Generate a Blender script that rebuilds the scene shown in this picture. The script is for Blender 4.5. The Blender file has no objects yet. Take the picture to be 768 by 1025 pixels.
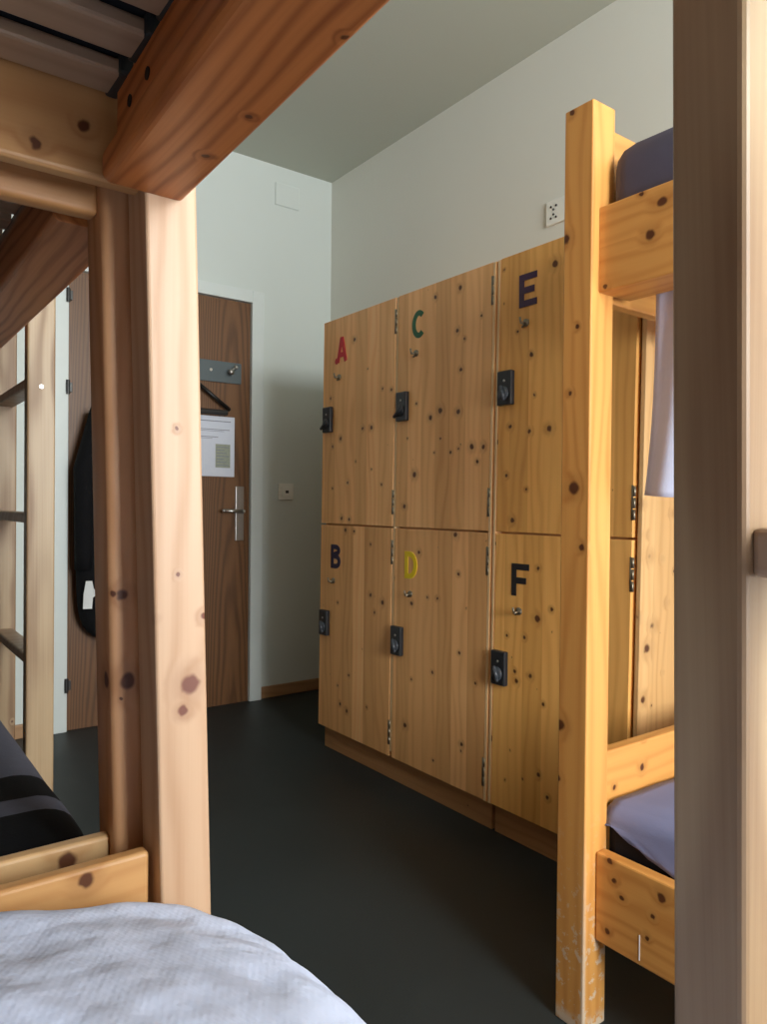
import bpy, bmesh, math, random
from mathutils import Vector, Matrix, noise
random.seed(7)
sc = bpy.context.scene
COL = sc.collection

# ------------------------------------------------------------------ materials
def srgb(r, g, b):
    def f(c):
        c /= 255.0
        return c / 12.92 if c <= .04045 else ((c + .055) / 1.055) ** 2.4
    return (f(r), f(g), f(b), 1)

class NT:
    def __init__(s, name):
        s.m = bpy.data.materials.new(name); s.m.use_nodes = True
        s.t = s.m.node_tree; s.t.nodes.clear()
        s.out = s.t.nodes.new('ShaderNodeOutputMaterial')
        s.b = s.t.nodes.new('ShaderNodeBsdfPrincipled')
        s.t.links.new(s.b.outputs[0], s.out.inputs[0])
    def n(s, typ, **k):
        x = s.t.nodes.new(typ)
        for a, b in k.items(): setattr(x, a, b)
        return x
    def set(s, sock, v):
        if isinstance(v, bpy.types.NodeSocket): s.t.links.new(v, sock)
        else: sock.default_value = v
    def math(s, op, a, b=0.0, c=None, clamp=False):
        x = s.n('ShaderNodeMath', operation=op); x.use_clamp = clamp
        s.set(x.inputs[0], a); s.set(x.inputs[1], b)
        if c is not None: s.set(x.inputs[2], c)
        return x.outputs[0]
    def vec(s, x, y, z=0.0):
        c = s.n('ShaderNodeCombineXYZ')
        s.set(c.inputs[0], x); s.set(c.inputs[1], y); s.set(c.inputs[2], z)
        return c.outputs[0]
    def mix(s, f, a, b, blend='MIX'):
        x = s.n('ShaderNodeMix', data_type='RGBA', blend_type=blend)
        s.set(x.inputs[0], f); s.set(x.inputs[6], a); s.set(x.inputs[7], b)
        return x.outputs[2]
    def smooth(s, v, lo, hi, a=0.0, b=1.0):
        x = s.n('ShaderNodeMapRange', interpolation_type='SMOOTHSTEP')
        s.set(x.inputs[0], v); s.set(x.inputs[1], lo); s.set(x.inputs[2], hi)
        s.set(x.inputs[3], a); s.set(x.inputs[4], b)
        return x.outputs[0]
    def noise(s, vec, scale, detail=2.0, rough=.5, dim='3D'):
        x = s.n('ShaderNodeTexNoise', noise_dimensions=dim)
        s.set(x.inputs['Vector'], vec); s.set(x.inputs['Scale'], scale)
        s.set(x.inputs['Detail'], detail); s.set(x.inputs['Roughness'], rough)
        return x.outputs[0]
    def bump(s, h, strength=.2, dist=.002):
        x = s.n('ShaderNodeBump'); s.set(x.inputs['Height'], h)
        x.inputs['Strength'].default_value = strength; x.inputs['Distance'].default_value = dist
        s.t.links.new(x.outputs[0], s.b.inputs['Normal'])
    def obj(s):
        return s.n('ShaderNodeTexCoord').outputs['Object']

def plain(name, col, rough=.6, metal=0.0, noise_amt=.06, scale=30, bump=0.0, bscale=200, spec=.5):
    t = NT(name); co = t.obj()
    nz = t.noise(co, scale, 3)
    k = t.math('MULTIPLY_ADD', nz, noise_amt * 2, 1 - noise_amt)
    c = t.mix(1.0, col, t.vec(k, k, k), 'MULTIPLY')
    t.set(t.b.inputs['Base Color'], c)
    t.b.inputs['Roughness'].default_value = rough
    t.b.inputs['Metallic'].default_value = metal
    t.b.inputs['Specular IOR Level'].default_value = spec
    if bump: t.bump(t.noise(co, bscale, 3), bump, .001)
    return t.m

# knots seen on the timber: (x, y, z, radius) in metres
KN = {'lockA':[(1.565,2.3,1.605,0.007),(1.565,2.213,1.483,0.003),(1.565,2.119,1.398,0.004),(1.565,2.066,1.388,0.005),(1.565,2.242,1.265,0.006),(1.565,2.185,1.264,0.007),(1.565,2.39,1.238,0.007),(1.565,2.447,1.21,0.005),(1.565,2.465,1.401,0.005),(1.565,2.286,1.144,0.003),(1.565,2.182,1.111,0.003),(1.565,2.339,1.066,0.005),(1.565,2.445,1.045,0.004),(1.565,2.12,1.055,0.004),(1.565,2.378,0.928,0.007),(1.565,2.326,0.925,0.006),(1.565,1.833,1.661,0.006),(1.565,1.713,1.664,0.007),(1.565,1.725,1.532,0.006),(1.565,1.692,1.501,0.004),(1.565,1.707,1.407,0.006),(1.565,1.852,1.27,0.008),(1.565,1.803,1.288,0.009),(1.565,1.717,1.277,0.008),(1.565,1.752,1.151,0.005),(1.565,1.715,1.161,0.004),(1.565,1.654,1.163,0.008),(1.565,1.604,1.16,0.007),(1.565,1.629,1.116,0.005),(1.565,1.933,1.085,0.009),(1.565,1.986,0.977,0.007),(1.565,1.926,1.324,0.004),(1.565,1.801,1.198,0.004),(1.565,1.973,1.21,0.003),(1.565,1.618,1.558,0.004),(1.565,1.832,1.154,0.003),(1.565,2.35,0.884,0.007),(1.565,2.292,0.881,0.005),(1.565,2.181,0.652,0.007),(1.565,2.108,0.633,0.008),(1.565,2.156,0.591,0.005),(1.565,2.401,0.6,0.004),(1.565,2.32,0.331,0.005),(1.565,2.396,0.277,0.004),(1.565,2.378,0.209,0.006),(1.565,2.332,0.192,0.007),(1.565,2.2,0.236,0.004),(1.565,2.184,0.837,0.004),(1.565,1.725,0.89,0.008),(1.565,1.905,0.823,0.006),(1.565,1.942,0.648,0.006),(1.565,1.859,0.677,0.004),(1.565,1.808,0.679,0.005),(1.565,1.83,0.435,0.005),(1.565,1.701,0.52,0.005),(1.565,1.972,0.226,0.008),(1.565,1.687,0.236,0.006),(1.565,1.822,0.148,0.004),(1.565,1.939,0.39,0.004),(1.565,1.628,0.439,0.004),(1.565,1.709,0.767,0.005)],'lockE':[(1.565,1.334,1.641,0.009),(1.565,1.416,1.408,0.006),(1.565,1.494,1.212,0.006),(1.565,1.42,1.192,0.006),(1.565,1.348,1.195,0.008),(1.565,1.507,1.07,0.005),(1.565,1.429,1.029,0.004),(1.565,1.482,0.94,0.007),(1.565,1.524,1.673,0.003),(1.565,1.468,1.482,0.004),(1.565,1.383,0.668,0.009),(1.565,1.332,0.7,0.005),(1.565,1.382,0.809,0.005),(1.565,1.499,0.605,0.004),(1.565,1.431,0.609,0.005),(1.565,1.466,0.506,0.005),(1.565,1.459,0.479,0.006),(1.565,1.407,0.504,0.006),(1.565,1.359,0.435,0.005),(1.565,1.373,0.235,0.006),(1.565,1.34,0.182,0.005),(1.565,1.513,0.063,0.006)],'side':[(1.581,1.072,0.988,0.008),(1.695,1.072,0.967,0.008),(1.594,1.072,0.913,0.008),(1.606,1.072,0.861,0.012),(1.659,1.072,0.853,0.007),(1.683,1.072,0.74,0.008),(1.566,1.072,0.712,0.008),(1.625,1.072,0.687,0.012),(1.605,1.072,0.633,0.015),(1.593,1.072,0.508,0.012),(1.674,1.072,0.564,0.005),(1.602,1.072,1.395,0.01),(1.627,1.072,1.21,0.012)],'post3':[(1.111,0.91,1.724,0.006),(1.111,0.922,1.489,0.01),(1.111,0.892,1.318,0.005),(1.111,0.907,1.195,0.005),(1.111,0.896,1.016,0.013),(1.111,0.876,0.905,0.007),(1.111,0.922,0.563,0.012),(1.111,0.925,0.46,0.006)],'rail3':[(1.132,0.754,1.454,0.01),(1.132,0.773,1.532,0.005),(1.132,0.846,1.386,0.005)],'end3':[(1.316,0.88,0.452,0.008),(1.224,0.88,0.431,0.005),(1.322,0.88,0.512,0.005)],'low3':[(1.142,0.829,0.329,0.006),(1.142,0.819,0.297,0.006),(1.142,0.723,0.307,0.009),(1.142,0.739,0.267,0.005),(1.142,0.833,0.198,0.006),(1.142,0.75,0.225,0.005)],'postA':[(0.348,0.864,0.758,0.013),(0.339,0.864,0.727,0.007),(0.365,0.864,0.84,0.005),(0.332,0.864,0.894,0.003),(0.329,0.864,1.071,0.003),(0.3,0.864,0.842,0.005)],'post2':[(0.29,0.945,0.864,0.008),(0.278,0.945,0.865,0.005),(0.289,0.945,0.731,0.003)],'board2':[(0.23,0.965,0.532,0.013)],'board1':[(0.232,0.884,0.542,0.01)],'upb1':[(0.174,0.884,1.376,0.008),(0.225,0.884,1.411,0.007)],'beam':[(0.309,0.735,1.345,0.005),(0.31,0.636,1.345,0.004),(0.317,0.483,1.345,0.004)],'ladd2':[(0.374,1.825,0.664,0.003)]}

def pine(name, axis, base, dark, knotc=srgb(72, 30, 12), sw=.085, sv=.12, knots=.5, ksc=9.0, krad=.11,
         rough=.42, grain=.55, gfreq=70, wornz=None, spots=None, off=(0, 0, 0)):
    """axis: 0/1/2 the grain direction in object space"""
    t = NT(name); co = t.obj()
    va = t.n('ShaderNodeVectorMath', operation='ADD'); t.set(va.inputs[0], co); va.inputs[1].default_value = off; co = va.outputs[0]
    sep = t.n('ShaderNodeSeparateXYZ'); t.t.links.new(co, sep.inputs[0])
    oi = t.n('ShaderNodeObjectInfo').outputs['Random']
    o = [0, 1, 2]; o.remove(axis)
    L0 = t.math('MULTIPLY_ADD', oi, 31.7, sep.outputs[axis])
    W0 = t.math('ADD', sep.outputs[o[0]], sep.outputs[o[1]])
    W = t.math('MULTIPLY_ADD', oi, 17.3, W0)
    st = t.math('FLOOR', t.math('DIVIDE', W, sw))
    wn = t.n('ShaderNodeTexWhiteNoise', noise_dimensions='1D'); t.set(wn.inputs['W'], st)
    r = wn.outputs['Value']
    L = t.math('MULTIPLY_ADD', r, 7.3, L0)
    # knots
    wob = t.noise(t.vec(L, W), 25, 1)
    kv = t.vec(t.math('MULTIPLY_ADD', wob, .01, t.math('MULTIPLY', L, .8)), t.math('MULTIPLY_ADD', wob, .012, W))
    vo = t.n('ShaderNodeTexVoronoi', voronoi_dimensions='2D', feature='F1')
    t.set(vo.inputs['Vector'], kv); vo.inputs['Scale'].default_value = ksc
    cs = t.n('ShaderNodeSeparateColor'); t.t.links.new(vo.outputs['Color'], cs.inputs[0])
    has = t.math('GREATER_THAN', cs.outputs[0], 1 - knots)
    rad = t.math('MULTIPLY', t.math('MULTIPLY_ADD', t.math('POWER', cs.outputs[1], 2.0), .9, .25), krad)
    d = vo.outputs['Distance']
    km = t.math('MULTIPLY', t.smooth(d, t.math('MULTIPLY', rad, .55), rad, 1.0, 0.0), has)
    halo = t.math('MULTIPLY', t.smooth(d, rad, t.math('MULTIPLY', rad, 3.2), 1.0, 0.0), has)
    if spots:
        wv = t.noise(co, 90, 1)
        pa = t.n('ShaderNodeVectorMath', operation='ADD'); t.set(pa.inputs[0], co)
        wv = t.math('MULTIPLY_ADD', wv, .006, -.003); t.set(pa.inputs[1], t.vec(wv, wv, wv)); pv = pa.outputs[0]
        cur = None
        for (kx, ky_, kz_, r_) in KN[spots]:
            dn = t.n('ShaderNodeVectorMath', operation='DISTANCE'); t.set(dn.inputs[0], pv); dn.inputs[1].default_value = (kx, ky_, kz_)
            q = t.math('MULTIPLY', dn.outputs['Value'], 1.0 / (r_ * (1.3 if spots in ('lockA', 'lockE') else 1.1)))
            cur = q if cur is None else t.math('MINIMUM', cur, q)
        km = t.math('MAXIMUM', km, t.smooth(cur, .55, 1.05, 1.0, 0.0))
        halo = t.math('MAXIMUM', halo, t.smooth(cur, .9, 3.0, 1.0, 0.0))
    # grain
    warp = t.noise(t.vec(t.math('MULTIPLY', L, 1.6), t.math('MULTIPLY', W, 7.0)), 1.0, 2)
    ph = t.math('ADD', t.math('MULTIPLY', W, gfreq), t.math('MULTIPLY', warp, 9.0))
    ph = t.math('MULTIPLY_ADD', halo, 1.3, ph)
    ring = t.math('MULTIPLY_ADD', t.math('SINE', t.math('MULTIPLY', ph, 2.6)), .5, .5)
    ring = t.math('POWER', ring, 2.2)
    fine = t.noise(t.vec(t.math('MULTIPLY', L, 3.0), t.math('MULTIPLY', W, 260.0)), 1.0, 3)
    g = t.math('ADD', t.math('MULTIPLY', ring, .55), t.math('MULTIPLY', fine, .45))
    soft = t.noise(t.vec(t.math('MULTIPLY', L, 1.2), t.math('MULTIPLY', W, 22.0)), 1.0, 2)
    g2 = t.math('MULTIPLY', g, t.math('MULTIPLY_ADD', soft, 1.1, grain - .5), clamp=True)
    c = t.mix(g2, base, dark)
    k = t.math('MULTIPLY_ADD', r, sv * 2, 1 - sv)
    c = t.mix(1.0, c, t.vec(k, t.math('POWER', k, 1.25), t.math('POWER', k, 1.7)), 'MULTIPLY')
    c = t.mix(t.math('MULTIPLY', halo, .32), c, t.mix(.5, dark, knotc))
    c = t.mix(t.math('MULTIPLY', km, .94), c, knotc)
    if wornz:   # pale chipped wear towards the foot of the post
        lo = t.smooth(sep.outputs[2], wornz, 0.0)
        e1 = t.smooth(t.math('ABSOLUTE', t.math('SUBTRACT', W0, 1.974)), .007, .0)     # along the front corner
        foot = t.smooth(sep.outputs[2], .035, .01)
        ns = t.noise(co, 46, 4, .7)
        worn = t.math('MULTIPLY', lo, t.smooth(ns, .56, .61))
        worn = t.math('MAXIMUM', worn, t.math('MULTIPLY', t.math('MULTIPLY', e1, lo), t.smooth(ns, .34, .42)))
        worn = t.math('MAXIMUM', worn, t.math('MULTIPLY', foot, t.smooth(ns, .38, .46)))
        c = t.mix(t.math('MULTIPLY', worn, .85), c, srgb(214, 196, 172))
    t.set(t.b.inputs['Base Color'], c)
    t.set(t.b.inputs['Roughness'], t.math('MULTIPLY_ADD', g, .12, rough))
    t.b.inputs['Specular IOR Level'].default_value = .45
    t.bump(t.math('SUBTRACT', t.math('MULTIPLY', g, .6), km), .22, .0007)
    return t.m

PB = srgb(204, 166, 130); PD = srgb(172, 124, 82)       # pale pine, left bunks
OB = srgb(220, 156, 80); OD = srgb(182, 106, 38)        # orange varnish, right bunk
LB = srgb(248, 188, 122); LD = srgb(214, 144, 80)       # lockers
M = {}
for i, a in enumerate('xyz'):
    M['pale_' + a] = pine('pale_pine_' + a, i, PB, PD, sw=.3, sv=.04, knots=.42, ksc=6.0, krad=.10)
    M['oran_' + a] = pine('amber_pine_' + a, i, OB, OD, sw=.3, sv=.05, knots=.55, ksc=8.0, krad=.10,
                          wornz=.45 if a == 'z' else None)
    M['lock_' + a] = pine('locker_pine_' + a, i, LB, LD, sw=.078, sv=.12, knots=.5, ksc=9.0, krad=.115, grain=.5)
A1, A2, A3 = (-.13, -.1, 0), (-.15, 2.0, 0), (1.6, -.1, 0)      # where the three bunks stand
_k = dict(sw=.3, sv=.04, krad=.07, ksc=4.0, knots=.12)
RK = srgb(98, 50, 38)
M['ladder'] = pine('ladder_wood', 2, srgb(166, 142, 108), srgb(108, 76, 48), sw=.5, sv=.03, krad=.05, ksc=4, knots=.05, gfreq=34, grain=.95)
M['kick'] = pine('kick_base_wood', 1, srgb(186, 136, 88), srgb(150, 100, 58), sw=.5, krad=.06, ksc=6, knots=.3)
M['postA'] = pine('pale_pine_post', 2, srgb(190, 156, 126), srgb(160, 118, 84), RK, spots='postA', off=A1, **_k)
M['post2'] = pine('brown_pine_post', 2, srgb(196, 146, 104), srgb(160, 104, 62), spots='post2', off=A2, **_k)
M['board1'] = pine('pine_end_board', 0, srgb(204, 154, 98), srgb(172, 112, 56), spots='board1', off=A1, **_k)
M['upb1'] = pine('pine_upper_board', 0, srgb(196, 148, 96), srgb(160, 104, 54), spots='upb1', off=A1, **_k)
M['upb2'] = pine('brown_upper_board', 0, srgb(190, 136, 84), srgb(150, 94, 48), off=A2, **_k)
M['board2'] = pine('pine_back_board', 0, srgb(210, 172, 124), srgb(180, 130, 76), spots='board2', off=A2, **_k)
M['post3'] = pine('amber_pine_post', 2, OB, OD, wornz=.45, spots='post3', off=A3, **_k)
M['rail3'] = pine('amber_upper_rail', 1, OB, OD, spots='rail3', off=A3, **_k)
M['low3'] = pine('amber_lower_rail', 1, OB, OD, spots='low3', off=A3, **_k)
M['end3'] = pine('amber_end_board', 0, OB, OD, spots='end3', off=A3, **_k)
_l = dict(sw=.072, sv=.15, krad=.05, ksc=14.0, knots=.10, grain=.5)
_c1, _c2 = (1.84, (1.578 + 2.5386) / 2, 0), (1.84, (1.072 + 1.573) / 2, 0)
M['lockA'] = pine('knotty_locker_pine', 2, LB, LD, spots='lockA', off=_c1, **_l)
M['lockE'] = pine('knotty_locker_pine_yellow', 2, srgb(248, 184, 98), srgb(212, 136, 58), spots='lockE', off=_c2, **_l)
M['lockS'] = pine('knotty_side_pine', 2, srgb(222, 176, 116), srgb(186, 132, 74), spots='side', off=_c2, **_l)
M['lock_edge'] = pine('raw_board_edge', 2, srgb(240, 202, 150), srgb(214, 168, 112), sw=.5, sv=.02, knots=0)
M['brown_y'] = pine('brown_pine_y', 1, srgb(196, 120, 62), srgb(130, 66, 26), sw=.3, sv=.04, knots=.1, ksc=6, krad=.05, gfreq=120, grain=.9, spots='beam', off=(-.13, -.1, 0))
M['slat'] = pine('slat_wood', 0, srgb(166, 138, 112), srgb(140, 114, 90), sw=.5, sv=.05, knots=.05, gfreq=50)

def wall_mat(name, col):
    t = NT(name); co = t.obj()
    k = t.math('MULTIPLY_ADD', t.noise(co, 2.0, 3), .05, .975)
    t.set(t.b.inputs['Base Color'], t.mix(1.0, col, t.vec(k, k, k), 'MULTIPLY'))
    t.b.inputs['Roughness'].default_value = .85
    t.bump(t.noise(co, 160, 3), .12, .001)
    return t.m
M['wall'] = wall_mat('wall_paint', srgb(228, 227, 217))
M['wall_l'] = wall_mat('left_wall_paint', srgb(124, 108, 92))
M['wall_n'] = wall_mat('near_wall_paint', srgb(190, 188, 180))
M['wallfar'] = wall_mat('far_wall_paint', srgb(216, 224, 220))
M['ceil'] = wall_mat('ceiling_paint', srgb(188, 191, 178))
def floor_mat():
    t = NT('linoleum'); co = t.obj()
    nz = t.noise(co, 3.0, 4); sp = t.noise(co, 420, 2)
    c = t.mix(nz, srgb(31, 37, 38), srgb(42, 49, 50))
    c = t.mix(t.math('MULTIPLY', t.smooth(sp, .62, .7), .12), c, srgb(92, 100, 98))
    t.set(t.b.inputs['Base Color'], c)
    t.set(t.b.inputs['Roughness'], t.math('MULTIPLY_ADD', nz, .15, .42))
    t.b.inputs['Specular IOR Level'].default_value = .35
    t.bump(t.noise(co, 90, 3), .10, .001)
    return t.m
M['floor'] = floor_mat()
def door_mat():
    t = NT('door_veneer'); co = t.obj()
    sep = t.n('ShaderNodeSeparateXYZ'); t.t.links.new(co, sep.inputs[0])
    x, z = sep.outputs[0], sep.outputs[2]
    xm = t.math('SUBTRACT', t.math('MODULO', t.math('ADD', x, 10.0), .30), .15)   # bookmatched flames
    par = t.math('MULTIPLY', t.math('MULTIPLY', xm, xm), 260.0)
    w = t.noise(t.vec(t.math('MULTIPLY', x, 9), t.math('MULTIPLY', z, 1.2)), 1.0, 3)
    ph = t.math('ADD', t.math('ADD', t.math('MULTIPLY', z, 9.0), t.math('MULTIPLY', par, 5.0)), t.math('MULTIPLY', w, 9.0))
    ring = t.math('POWER', t.math('MULTIPLY_ADD', t.math('SINE', t.math('MULTIPLY', ph, 1.6)), .5, .5), 1.6)
    fine = t.noise(t.vec(t.math('MULTIPLY', x, 320), t.math('MULTIPLY', z, 5)), 1.0, 3)
    g = t.math('ADD', t.math('MULTIPLY', ring, .5), t.math('MULTIPLY', fine, .5))
    t.set(t.b.inputs['Base Color'], t.mix(g, srgb(124, 84, 50), srgb(74, 44, 22)))
    t.b.inputs['Roughness'].default_value = .42
    return t.m
M['door'] = door_mat()
M['frame'] = plain('white_door_frame_paint', srgb(222, 230, 228), .45, noise_amt=.02)
M['base'] = pine('baseboard_wood', 0, srgb(176, 136, 98), srgb(140, 100, 66), sw=.5, sv=.03, knots=.0)
M['steel'] = plain('brushed_steel', srgb(190, 188, 184), .32, 1.0, .05, 60)
M['hinge'] = plain('hinge_steel', srgb(150, 140, 120), .4, .9, .1, 60)
M['darkmetal'] = plain('dark_hinge_metal', srgb(70, 70, 70), .4, .8)
M['latch'] = plain('black_latch_plastic', srgb(30, 32, 36), .38, 0, .08, 60, spec=.5)
M['latch2'] = plain('grey_latch_knob', srgb(62, 66, 72), .3, 0, .08, 60)
M['plate'] = plain('grey_painted_metal', srgb(84, 94, 98), .45, .2, .05, 20)
M['black'] = plain('black_plastic', srgb(16, 14, 14), .4)
M['rubber'] = plain('black_rubber_cap', srgb(40, 44, 44), .6)
M['coat'] = plain('black_coat_fabric', srgb(20, 20, 22), .95, 0, .2, 50, .5, 140, spec=.1)
M['tag'] = plain('white_tag', srgb(225, 228, 228), .7)
M['white_plastic'] = plain('white_plastic', srgb(242, 242, 234), .4, noise_amt=.01)
M['hole'] = plain('dark_hole', srgb(20, 16, 14), .8)
M['towel'] = plain('white_towel', srgb(206, 214, 242), .95, 0, .05, 20, .6, 300, spec=.1)
M['navy'] = plain('navy_mattress_cover', srgb(28, 30, 38), .9, 0, .15, 60, .4, 300, spec=.15)
M['greyblue'] = plain('grey_blue_sheet', srgb(88, 86, 104), .9, 0, .06, 30, .4, 350, spec=.15)
M['bluesheet'] = plain('blue_grey_sheet', srgb(122, 128, 165), .9, 0, .05, 14, .3, 300, spec=.15)
M['blanket_black'] = plain('black_blanket', srgb(22, 23, 26), .95, 0, .15, 80, .5, 300, spec=.1)
M['blanket_grey'] = plain('slate_blanket', srgb(84, 86, 100), .95, 0, .1, 80, .5, 300, spec=.1)
M['black_matt'] = plain('black_mattress_cover', srgb(30, 32, 36), .9, 0, .1, 80, spec=.1)
M['red'] = plain('red_paint', srgb(196, 22, 36), .5, noise_amt=.03)
M['green'] = plain('green_paint', srgb(20, 92, 56), .5, noise_amt=.03)
M['purple'] = plain('dark_purple_paint', srgb(56, 24, 62), .5, noise_amt=.03)
M['navyp'] = plain('dark_navy_paint', srgb(34, 24, 56), .5, noise_amt=.03)
M['yellow'] = plain('yellow_paint', srgb(240, 206, 20), .5, noise_amt=.03)
M['blackp'] = plain('black_paint', srgb(24, 18, 24), .5, noise_amt=.03)
def duvet_mat():
    t = NT('white_seersucker'); co = t.obj()
    sep = t.n('ShaderNodeSeparateXYZ'); t.t.links.new(co, sep.inputs[0])
    w1 = t.noise(co, 26, 2)
    a = t.math('SINE', t.math('MULTIPLY_ADD', w1, 6.0, t.math('MULTIPLY', sep.outputs[0], 900.0)))
    b = t.math('SINE', t.math('MULTIPLY_ADD', w1, 5.0, t.math('MULTIPLY', sep.outputs[1], 520.0)))
    h = t.math('ADD', t.math('MULTIPLY', t.math('MULTIPLY', a, b), .08), t.noise(co, 60, 3))
    big = t.noise(co, 14, 3)
    h = t.math('MULTIPLY_ADD', big, 6.0, h)
    t.set(t.b.inputs['Base Color'], t.mix(big, srgb(198, 210, 240), srgb(210, 220, 246)))
    t.b.inputs['Roughness'].default_value = .9
    t.b.inputs['Specular IOR Level'].default_value = .15
    t.bump(h, .45, .003)
    return t.m
M['duvet'] = duvet_mat()
def paper_mat():
    """laminated notice: text lines and a grey-green picture block"""
    t = NT('printed_notice'); co = t.obj()
    sep = t.n('ShaderNodeSeparateXYZ'); t.t.links.new(co, sep.inputs[0])
    t.set(t.b.inputs['Base Color'], t.mix(t.noise(co, 40), srgb(214, 220, 236), srgb(224, 228, 240)))
    t.b.inputs['Roughness'].default_value = .3
    return t.m
M['paper'] = paper_mat()
M['print'] = plain('grey_print', srgb(120, 124, 140), .5)
M['photo_print'] = plain('grey_green_print', srgb(150, 156, 140), .5, 0, .2, 90)

# ------------------------------------------------------------------ mesh helpers
ORIGIN = Vector((0, 0, 0))
def finish(name, bm, mat, parent=None, smooth=False):
    off = parent['_o'] if parent is not None and '_o' in parent else None
    me = bpy.data.meshes.new(name)
    if off is not None:
        bmesh.ops.translate(bm, verts=bm.verts, vec=-Vector(off))
    bmesh.ops.recalc_face_normals(bm, faces=bm.faces)
    bm.to_mesh(me); bm.free()
    me.materials.append(mat)
    if smooth:
        for p in me.polygons: p.use_smooth = True
    o = bpy.data.objects.new(name, me); COL.objects.link(o)
    if parent is not None:
        o.parent = parent; 
        if off is not None: o['_o'] = off
    return o

def box(bm, x0, x1, y0, y1, z0, z1, bev=0.0, seg=2, edges=None):
    vs = [bm.verts.new((x, y, z)) for x in (x0, x1) for y in (y0, y1) for z in (z0, z1)]
    F = [(0, 1, 3, 2), (4, 6, 7, 5), (0, 4, 5, 1), (2, 3, 7, 6), (0, 2, 6, 4), (1, 5, 7, 3)]
    fs = [bm.faces.new([vs[i] for i in f]) for f in F]
    if bev:
        es = list({e for f in fs for e in f.edges})
        r = bmesh.ops.bevel(bm, geom=es, offset=bev, segments=seg, profile=.5, affect='EDGES')
        return vs
    return vs

def B(name, mat, parent, x0, x1, y0, y1, z0, z1, bev=.003, seg=2, shear=None):
    bm = bmesh.new(); box(bm, x0, x1, y0, y1, z0, z1, bev, seg)
    if shear: shear(bm)
    o = finish(name, bm, mat, parent)
    if bev > .006:
        for p in o.data.polygons: p.use_smooth = True
        try: o.data.set_sharp_from_angle(angle=math.radians(40))
        except Exception: pass
    return o

def cyl(bm, p0, p1, r, seg=16, r2=None, cap=True):
    p0 = Vector(p0); p1 = Vector(p1); d = p1 - p0
    rot = d.to_track_quat('Z', 'Y').to_matrix().to_4x4()
    m = Matrix.Translation((p0 + p1) / 2) @ rot
    bmesh.ops.create_cone(bm, cap_ends=cap, segments=seg, radius1=r, radius2=r if r2 is None else r2, depth=d.length, matrix=m)

def prism_y(bm, prof, y0, y1, bev=0):
    """profile of (x,z) points extruded along y"""
    a = [bm.verts.new((x, y0, z)) for x, z in prof]; b = [bm.verts.new((x, y1, z)) for x, z in prof]
    n = len(prof)
    bm.faces.new(a); bm.faces.new(b[::-1])
    for i in range(n): bm.faces.new((a[i], a[(i + 1) % n], b[(i + 1) % n], b[i]))
    if bev: bmesh.ops.bevel(bm, geom=list(bm.edges), offset=bev, segments=3, profile=.5, affect='EDGES')

def empty(name, loc, label, cat, group=None):
    o = bpy.data.objects.new(name, None); COL.objects.link(o); o.location = loc
    o.empty_display_size = .1
    o['_o'] = list(loc); o['label'] = label; o['category'] = cat
    if group: o['group'] = group
    return o
def tag(o, label, cat, group=None):
    o['label'] = label; o['category'] = cat
    if group: o['group'] = group
    return o
def struct(o): o['kind'] = 'structure'; return o
def part_empty(name, parent):
    o = bpy.data.objects.new(name, None); COL.objects.link(o); o.parent = parent; o['_o'] = list(parent['_o']); return o

# ------------------------------------------------------------------ room
XL, XR, YN, YF, H = -.72, 2.116, -1.45, 3.339, 2.70
T = .12
struct(B('floor', M['floor'], None, XL - T, XR + T, YN - T, YF + T, -.1, 0, 0))
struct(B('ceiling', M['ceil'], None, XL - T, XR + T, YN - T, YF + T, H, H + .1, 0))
struct(B('wall_right', M['wall'], None, XR, XR + T, YN - T, YF + T, 0, H, 0))
struct(B('wall_left', M['wall_l'], None, XL - T, XL, YN - T, YF + T, 0, H, 0))
struct(B('wall_far', M['wallfar'], None, XL, XR, YF, YF + T, 0, H, 0))
# near wall with a window opening
WX0, WX1, WZ0, WZ1 = .36, 1.70, .72, 2.42
bm = bmesh.new()
box(bm, XL, WX0, YN - T, YN, 0, H); box(bm, WX1, XR, YN - T, YN, 0, H)
box(bm, WX0, WX1, YN - T, YN, 0, WZ0); box(bm, WX0, WX1, YN - T, YN, WZ1, H)
struct(finish('wall_near', bm, M['wall_n']))
wn = bpy.data.objects.new('window_1', None); COL.objects.link(wn); struct(wn)
bm = bmesh.new(); fw = .06
box(bm, WX0, WX0 + fw, YN - .09, YN - .03, WZ0, WZ1, .004); box(bm, WX1 - fw, WX1, YN - .09, YN - .03, WZ0, WZ1, .004)
box(bm, WX0 + fw, WX1 - fw, YN - .09, YN - .03, WZ0, WZ0 + fw, .004); box(bm, WX0 + fw, WX1 - fw, YN - .09, YN - .03, WZ1 - fw, WZ1, .004)
mx = (WX0 + WX1) / 2
box(bm, mx - .04, mx + .04, YN - .09, YN - .03, WZ0 + fw, WZ1 - fw, .004)
fo = finish('window_frame', bm, M['frame'], wn); fo['kind'] = 'structure'

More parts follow.
